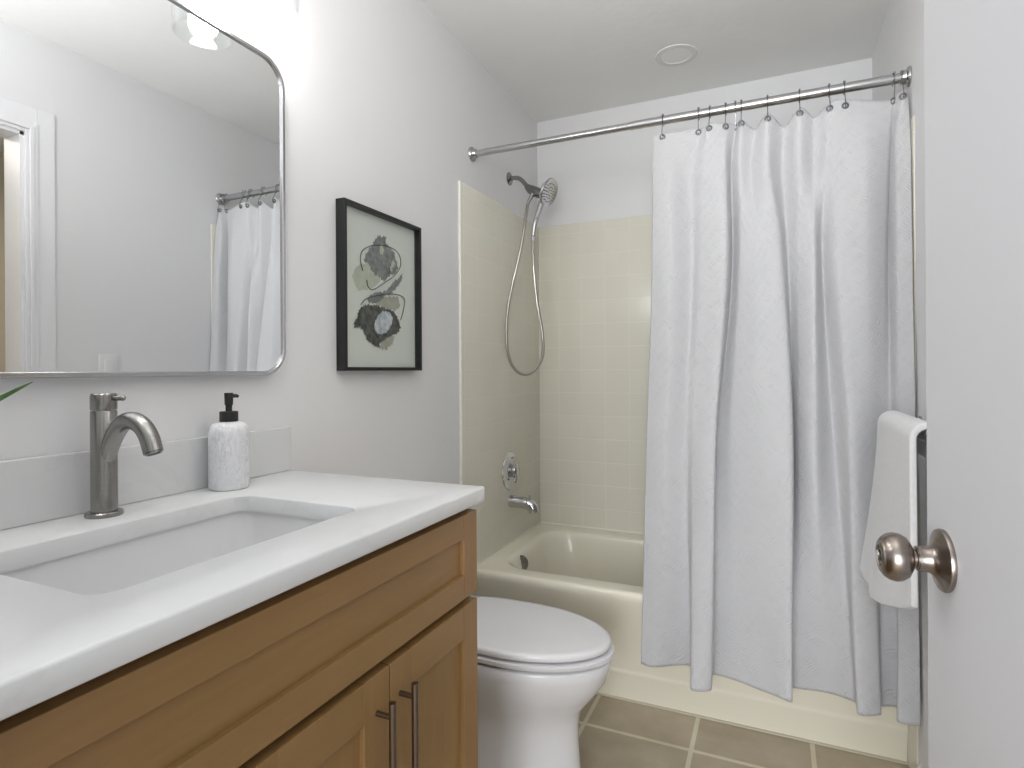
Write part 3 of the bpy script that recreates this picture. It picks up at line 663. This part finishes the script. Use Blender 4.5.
hn = Vector((0.91, -0.13, -0.398)).normalized(); hc = Vector((0.190, 2.345, 1.955))
hd = obj('spray_head', lathe(bmesh.new(), [(0, -0.030), (0.017, -0.029), (0.033, -0.022), (0.052, -0.010), (0.0605, -0.002), (0.0617, 0.003), (0.0600, 0.007), (0.056, 0.0085), (0.054, 0.0075), (0, 0.0085)], hc, hn, 48), 'chrome', hs)
bm = bmesh.new(); q = hn.to_track_quat('Z', 'Y')
for ring, cnt in ((0.012, 6), (0.024, 12), (0.038, 18)):
    for k in range(cnt):
        a = 2 * PI * k / cnt; p = hc + q @ Vector((ring * math.cos(a), ring * math.sin(a), 0.0078))
        lathe(bm, [(0.0022, 0), (0.0016, 0.0025), (0, 0.003)], p, hn, 8)
obj('nozzle_field', bm, 'nozzle', hd)
obj('handle', tube(bmesh.new(), spline([(0.164, 2.335, 1.915), (0.156, 2.322, 1.875), (0.144, 2.306, 1.820), (0.137, 2.300, 1.765)], 6), [0.015, 0.0130, 0.0115, 0.0105, 0.0095], 20), 'chrome', hs)
obj('hose_nut', lathe(bmesh.new(), [(0.0085, 0), (0.0085, 0.022), (0.0065, 0.026)], (0.137, 2.300, 1.742), (0.0, 0, 1), 10), 'chrome', hs)
hp = [(0.137, 2.300, 1.755), (0.144, 2.285, 1.65), (0.161, 2.28, 1.488), (0.185, 2.28, 1.341), (0.182, 2.28, 1.246), (0.138, 2.28, 1.186), (0.083, 2.28, 1.180), (0.038, 2.28, 1.229), (0.019, 2.28, 1.324), (0.026, 2.28, 1.453), (0.051, 2.285, 1.58), (0.082, 2.300, 1.727), (0.098, 2.31, 1.839), (0.105, 2.32, 1.908)]
pts = spline(hp, 40); 
rad = [0.0066 + (0.0006 if i % 2 else -0.0003) for i in range(len(pts))]
obj('hose', tube(bmesh.new(), pts, rad, 10), 'hose', hs)

# ------------------------------------------------------------------ curtain rod
RY, RZ = 2.007, 2.034
rd = thing('curtain_rod', (0.7, RY, RZ), 'satin steel shower curtain rod spanning above the tub', 'curtain rod')
bm = tube(bmesh.new(), [(0.004, RY, RZ), (XR - 0.004, RY, RZ)], 0.0125, 28)
obj('rod', bm, 'rod', rd)
obj('outer_tube', tube(bmesh.new(), [(0.62, RY, RZ), (XR - 0.006, RY, RZ)], 0.0142, 28), 'rod', rd)
for X, sg in ((0.0, 1), (XR, -1)):
    obj('end_flange', lathe(bmesh.new(), [(0, 0), (0.028, 0), (0.0285, 0.003), (0.026, 0.008), (0.020, 0.011), (0.017, 0.022), (0.0145, 0.024)], (X, RY, RZ), (sg, 0, 0), 36), 'rod', rd)

# ------------------------------------------------------------------ shower curtain
top = [0.702, 0.725, 0.854, 0.885, 0.931, 0.964, 0.979, 1.018, 1.055, 1.101, 1.145, 1.186, 1.226, 1.266, 1.33, 1.382, 1.392, 1.414, 1.422]
topo = [0, 0, -.004, .012, .002, -.012, .012, -.014, .012, -.02, .012, -.012, .012, .012, -.008, -.012, -.010, .012, .004]
ztop = [1.986, 1.988, 1.984, 1.990, 1.984, 1.982, 1.985, 1.955, 1.990, 1.952, 1.990, 1.962, 1.990, 1.990, 1.984, 1.975, 1.985, 1.990, 1.984]
lv = [(1.99, [(a, 1.998 - b) for a, b in zip(top, topo)]),
 (1.85, [(0.698, 1.992), (0.754, 1.972), (0.817, 2.002), (0.867, 1.977), (0.928, 1.972), (0.944, 2.017), (0.972, 1.992), (1.004, 2.004), (1.051, 1.972), (1.096, 2.017), (1.14, 1.977), (1.182, 2.007), (1.218, 1.982), (1.259, 1.977), (1.318, 1.977), (1.372, 2.002), (1.384, 2.012), (1.393, 1.982), (1.424, 1.972)]),
 (1.60, [(0.697, 1.98), (0.763, 1.955), (0.822, 1.99), (0.859, 1.965), (0.933, 1.945), (0.947, 2.015), (0.976, 1.98), (1.029, 1.95), (1.082, 1.96), (1.108, 2.01), (1.14, 1.98), (1.179, 1.958), (1.203, 2.0), (1.24, 1.96), (1.31, 1.95), (1.362, 1.99), (1.377, 2.01), (1.390, 1.96), (1.424, 1.955)]),
 (0.92, [(0.678, 1.955), (0.744, 1.930), (0.804, 1.955), (0.835, 1.930), (0.897, 1.905), (0.897, 1.995), (0.946, 1.965), (1.035, 1.918), (1.114, 1.900), (1.118, 2.0), (1.14, 1.962), (1.178, 1.928), (1.233, 1.985), (1.268, 1.925), (1.316, 1.945), (1.348, 1.965), (1.374, 1.970), (1.388, 1.945), (1.424, 1.925)]),
 (0.44, [(0.668, 1.935), (0.730, 1.928), (0.815, 1.950), (0.832, 1.870), (0.892, 1.868), (0.888, 1.948), (0.957, 1.938), (1.040, 1.900), (1.109, 1.878), (1.110, 1.950), (1.145, 1.948), (1.200, 1.948), (1.262, 1.942), (1.272, 1.890), (1.326, 1.905), (1.342, 1.948), (1.383, 1.950), (1.378, 1.905), (1.424, 1.895)]),
 (0.225, [(0.663, 1.926), (0.724, 1.924), (0.826, 1.962), (0.833, 1.832), (0.889, 1.847), (0.884, 1.944), (0.967, 1.929), (1.046, 1.896), (1.108, 1.871), (1.107, 1.946), (1.148, 1.958), (1.215, 1.966), (1.276, 1.95), (1.279, 1.88), (1.333, 1.900), (1.337, 1.949), (1.384, 1.965), (1.372, 1.885), (1.424, 1.892)])]
zs = np.array([l[0] for l in lv][::-1]); A = np.array([l[1] for l in lv][::-1])      # levels, cp, 2
def hermite(z):
    i = int(np.clip(np.searchsorted(zs, z) - 1, 0, len(zs) - 2)); hgt = zs[i + 1] - zs[i]; u = (z - zs[i]) / hgt
    def tan(k):
        if k == 0: return (A[1] - A[0]) / (zs[1] - zs[0])
        if k == len(zs) - 1: return (A[-1] - A[-2]) / (zs[-1] - zs[-2])
        s0 = (A[k] - A[k - 1]) / (zs[k] - zs[k - 1]); s1 = (A[k + 1] - A[k]) / (zs[k + 1] - zs[k])
        return np.where(s0 * s1 > 0, 2 * s0 * s1 / (s0 + s1 + 1e-12), 0)
    return (2 * u ** 3 - 3 * u ** 2 + 1) * A[i] + (u ** 3 - 2 * u ** 2 + u) * hgt * tan(i) + (-2 * u ** 3 + 3 * u ** 2) * A[i + 1] + (u ** 3 - u ** 2) * hgt * tan(i + 1)
K = 12
def crom(P, K=K):     # centripetal-like: catmull-rom with tension to avoid overshoot
    P = np.vstack([2 * P[0] - P[1], P, 2 * P[-1] - P[-2]]); out = []
    ten = 0.42
    for i in range(1, len(P) - 2):
        for s in range(K):
            u = s / K; m0 = ten * (P[i + 1] - P[i - 1]); m1 = ten * (P[i + 2] - P[i])
            out.append((2 * u ** 3 - 3 * u ** 2 + 1) * P[i] + (u ** 3 - 2 * u ** 2 + u) * m0 + (-2 * u ** 3 + 3 * u ** 2) * P[i + 1] + (u ** 3 - u ** 2) * m1)
    out.append(P[-2]); return np.array(out)
zt = crom(np.array([[i, z] for i, z in enumerate(ztop)]))[:, 1]
nz_ = 170; ncol = len(zt)
ref = crom(hermite(1.0)); ulen = np.concatenate([[0], np.cumsum(np.linalg.norm(np.diff(ref, axis=0), axis=1))])
rows = []
for r in range(nz_ + 1):
    w = r / nz_
    zc_ = 0.225 + w * (1.985 - 0.225); C = crom(hermite(zc_)); row = []
    for c in range(ncol):
        z = 0.225 + w * (zt[c] - 0.225)
        p = Vector((C[c][0], C[c][1], z))
        k = noise.noise(Vector((ulen[c] * 9, z * 3.0, 1.7))) * 0.0045 + noise.noise(Vector((ulen[c] * 22, z * 8, 5.7))) * 0.0018
        p.y += k * (0.4 if w > 0.9 else 1); 
        if w < 0.12: p.z += noise.noise(Vector((ulen[c] * 14, 0, 9.1))) * 0.006 * (1 - w / 0.12)
        p.y = min(p.y, 1.9525 if z < 0.5 and z > 0.37 else 9)
        row.append(p)
    rows.append(row)
bm = bmesh.new(); V = [[bm.verts.new(p) for p in row] for row in rows]; uvl = bm.loops.layers.uv.new('UVMap')
for r in range(nz_):
    for c in range(ncol - 1):
        f = bm.faces.new((V[r][c], V[r][c + 1], V[r + 1][c + 1], V[r + 1][c]))
        for lp_, (rr_, cc_) in zip(f.loops, ((r, c), (r, c + 1), (r + 1, c + 1), (r + 1, c))):
            lp_[uvl].uv = (ulen[cc_], rows[rr_][cc_].z)
me = bpy.data.meshes.new('shower_curtain'); bm.normal_update(); bm.to_mesh(me); bm.free(); me.materials.append(M['curtain']); me.shade_smooth()
cu = bpy.data.objects.new('shower_curtain', me); COL.objects.link(cu)
so_ = cu.modifiers.new('s', 'SOLIDIFY'); so_.thickness = 0.0025; so_.offset = 0
tag(cu, 'white quilted fabric shower curtain hanging in folds over the tub side', 'shower curtain')

G = [1, 2, 3, 4, 5, 6, 8, 10, 12, 13, 16, 17]
names = ['chrome curtain ring farthest left, at the curtain\'s free edge', 'second chrome curtain ring from the left, seen edge-on', 'third chrome curtain ring from the left, beside a facing grommet',
 'chrome curtain ring leftmost of the bunched trio near the rod\'s middle', 'chrome curtain ring in the middle of the bunched trio', 'chrome curtain ring rightmost of the bunched trio',
 'first chrome curtain ring right of the bunched trio', 'second chrome curtain ring right of the bunched trio', 'left ring of the chrome pair over the curtain\'s right middle', 'right ring of the chrome pair over the curtain\'s right middle',
 'chrome curtain ring next to last before the right wall', 'last chrome curtain ring, nearest the right rod flange']
R0 = None
for g_i, (gi, nm) in enumerate(zip(G, names)):
    c = gi * K; rr_i = int(nz_ * 0.992)
    p = rows[rr_i][c].copy(); cc = (rows[rr_i][c + 1] - rows[rr_i][c - 1]); nrm = Vector((cc.y, -cc.x, 0)).normalized()
    if nrm.y > 0: nrm = -nrm
    nrm = (nrm + Vector((0, -0.8, 0))).normalized()
    p.z = 1.971
    gp = p + nrm * 0.0016
    gb = lathe(bmesh.new(), [(0.0048, 0), (0.0052, 0.0016), (0.0075, 0.0022), (0.0098, 0.0014), (0.0102, 0)], gp, nrm, 24, cap0=False, cap1=False)
    gr = obj('grommet', gb, 'grommet_metal', cu)
    # ring: wire loop round the rod and hook down through the grommet
    pts = []
    yc = RY; rz = RZ; rr0 = 0.0185
    for k in range(15):
        a = math.radians(-60 + k * 300 / 14)       # from front-low over the top to the back
        pts.append((p.x, yc - rr0 * math.cos(a), rz + rr0 * math.sin(a)))
    front = [(p.x, p.y - 0.009, 1.966), (p.x, p.y - 0.011, 1.980), (p.x, yc - 0.0175, 2.010)]
    end = [(p.x, p.y + 0.001, 1.971)]
    bm = tube(bmesh.new(), spline(end + front + pts, 3), 0.0013, 8)
    for k in (5, 7, 9): bmesh.ops.create_uvsphere(bm, u_segments=10, v_segments=6, radius=0.0032, matrix=Matrix.Translation(pts[k]))
    o = obj('curtain_ring', bm, 'dark_chrome', None)
    tag(o, nm, 'curtain ring', 'rings carrying the shower curtain on the rod')

# ------------------------------------------------------------------ towel bar + towel on the right wall
BX, BZ = XR - 0.070, 1.042
bar = thing('towel_bar', (BX, 1.65, BZ), 'metal towel bar on the right wall holding the white towel', 'towel bar')
obj('bar', tube(bmesh.new(), [(BX, 1.395, BZ), (BX, 1.895, BZ)], 0.008, 16), 'rod', bar)
for y in (1.395, 1.895):
    bm = lathe(bmesh.new(), [(0, 0), (0.020, 0), (0.020, 0.004), (0.011, 0.010), (0.009, 0.02), (0.009, 0.062), (0.011, 0.064), (0.011, 0.078), (0, 0.078)], (XR, y, BZ), (-1, 0, 0), 28)
    obj('bar_bracket', bm, 'rod', bar)
def hem(v):
    return float(np.interp(v, [0, 0.12, 0.45, 0.70, 0.715, 0.86, 1.0], [0.695, 0.672, 0.625, 0.600, 0.628, 0.622, 0.632]))
def cloth(front, y0, y1, ny=44):
    bm = bmesh.new()
    skin(bm, [[Vector((X, y0 + (y1 - y0) * j / ny + dy, Z)) for X, dy, Z in front(j / ny)] for j in range(ny + 1)], False); return bm
def prof(v):
    out = []; zf = hem(v); r = 0.029
    for k in range(30):
        u = k / 29; z = zf + (BZ - zf) * u; d = 1 - u
        X = BX - r - 0.045 * v * d ** 1.5 - 0.004 * d + 0.004 * math.sin(v * 7 + 1) * d
        out.append((X, 0.012 * math.sin(v * PI - PI / 2) * d, z))
    for k in range(1, 14):
        a = PI - PI * k / 14; out.append((BX + r * math.cos(a), 0, BZ + r * math.sin(a)))
    for k in range(20):
        u = k / 19; out.append((BX + r - 0.002 * u, 0, BZ - (BZ - 0.985) * u))
    return out
tw = thing('hand_towel', (BX, 1.65, BZ), 'white terry towel draped over the bar beside the curtain', 'towel')
b1 = obj('towel_cloth', cloth(prof, 1.455, 1.87), 'terry', tw, ang=80)
m = b1.modifiers.new('s', 'SOLIDIFY'); m.thickness = 0.013; m.offset = 0
m = b1.modifiers.new('b', 'BEVEL'); m.width = 0.003; m.segments = 2; m.limit_method = 'ANGLE'
# ------------------------------------------------------------------ small fixtures
rl = thing('recessed_light', (0.724, 2.355, ZC), 'unlit round recessed light in the ceiling near the tub', 'ceiling light')
obj('trim_ring', lathe(bmesh.new(), [(0.055, -0.001), (0.058, 0.004), (0.078, 0.003), (0.080, 0.0), (0.078, -0.002)], (0.724, 2.355, ZC), (0, 0, -1), 48, cap0=False, cap1=False), 'grooved', rl)
obj('lens', lathe(bmesh.new(), [(0, 0.0005), (0.057, 0.0005), (0.057, 0.002), (0, 0.003)], (0.724, 2.355, ZC), (0, 0, -1), 40), 'lens', rl)
sw = thing('light_switch', (XR, 1.478, 1.21), 'white light switch on the right wall, seen in the mirror', 'light switch')
obj('wall_plate', B(XR - 0.005, XR, 1.441, 1.516, 1.152, 1.268, bev=0.002), 'plate', sw)
obj('rocker', B(XR - 0.009, XR - 0.004, 1.461, 1.496, 1.177, 1.243, bev=0.002), 'plate', sw)
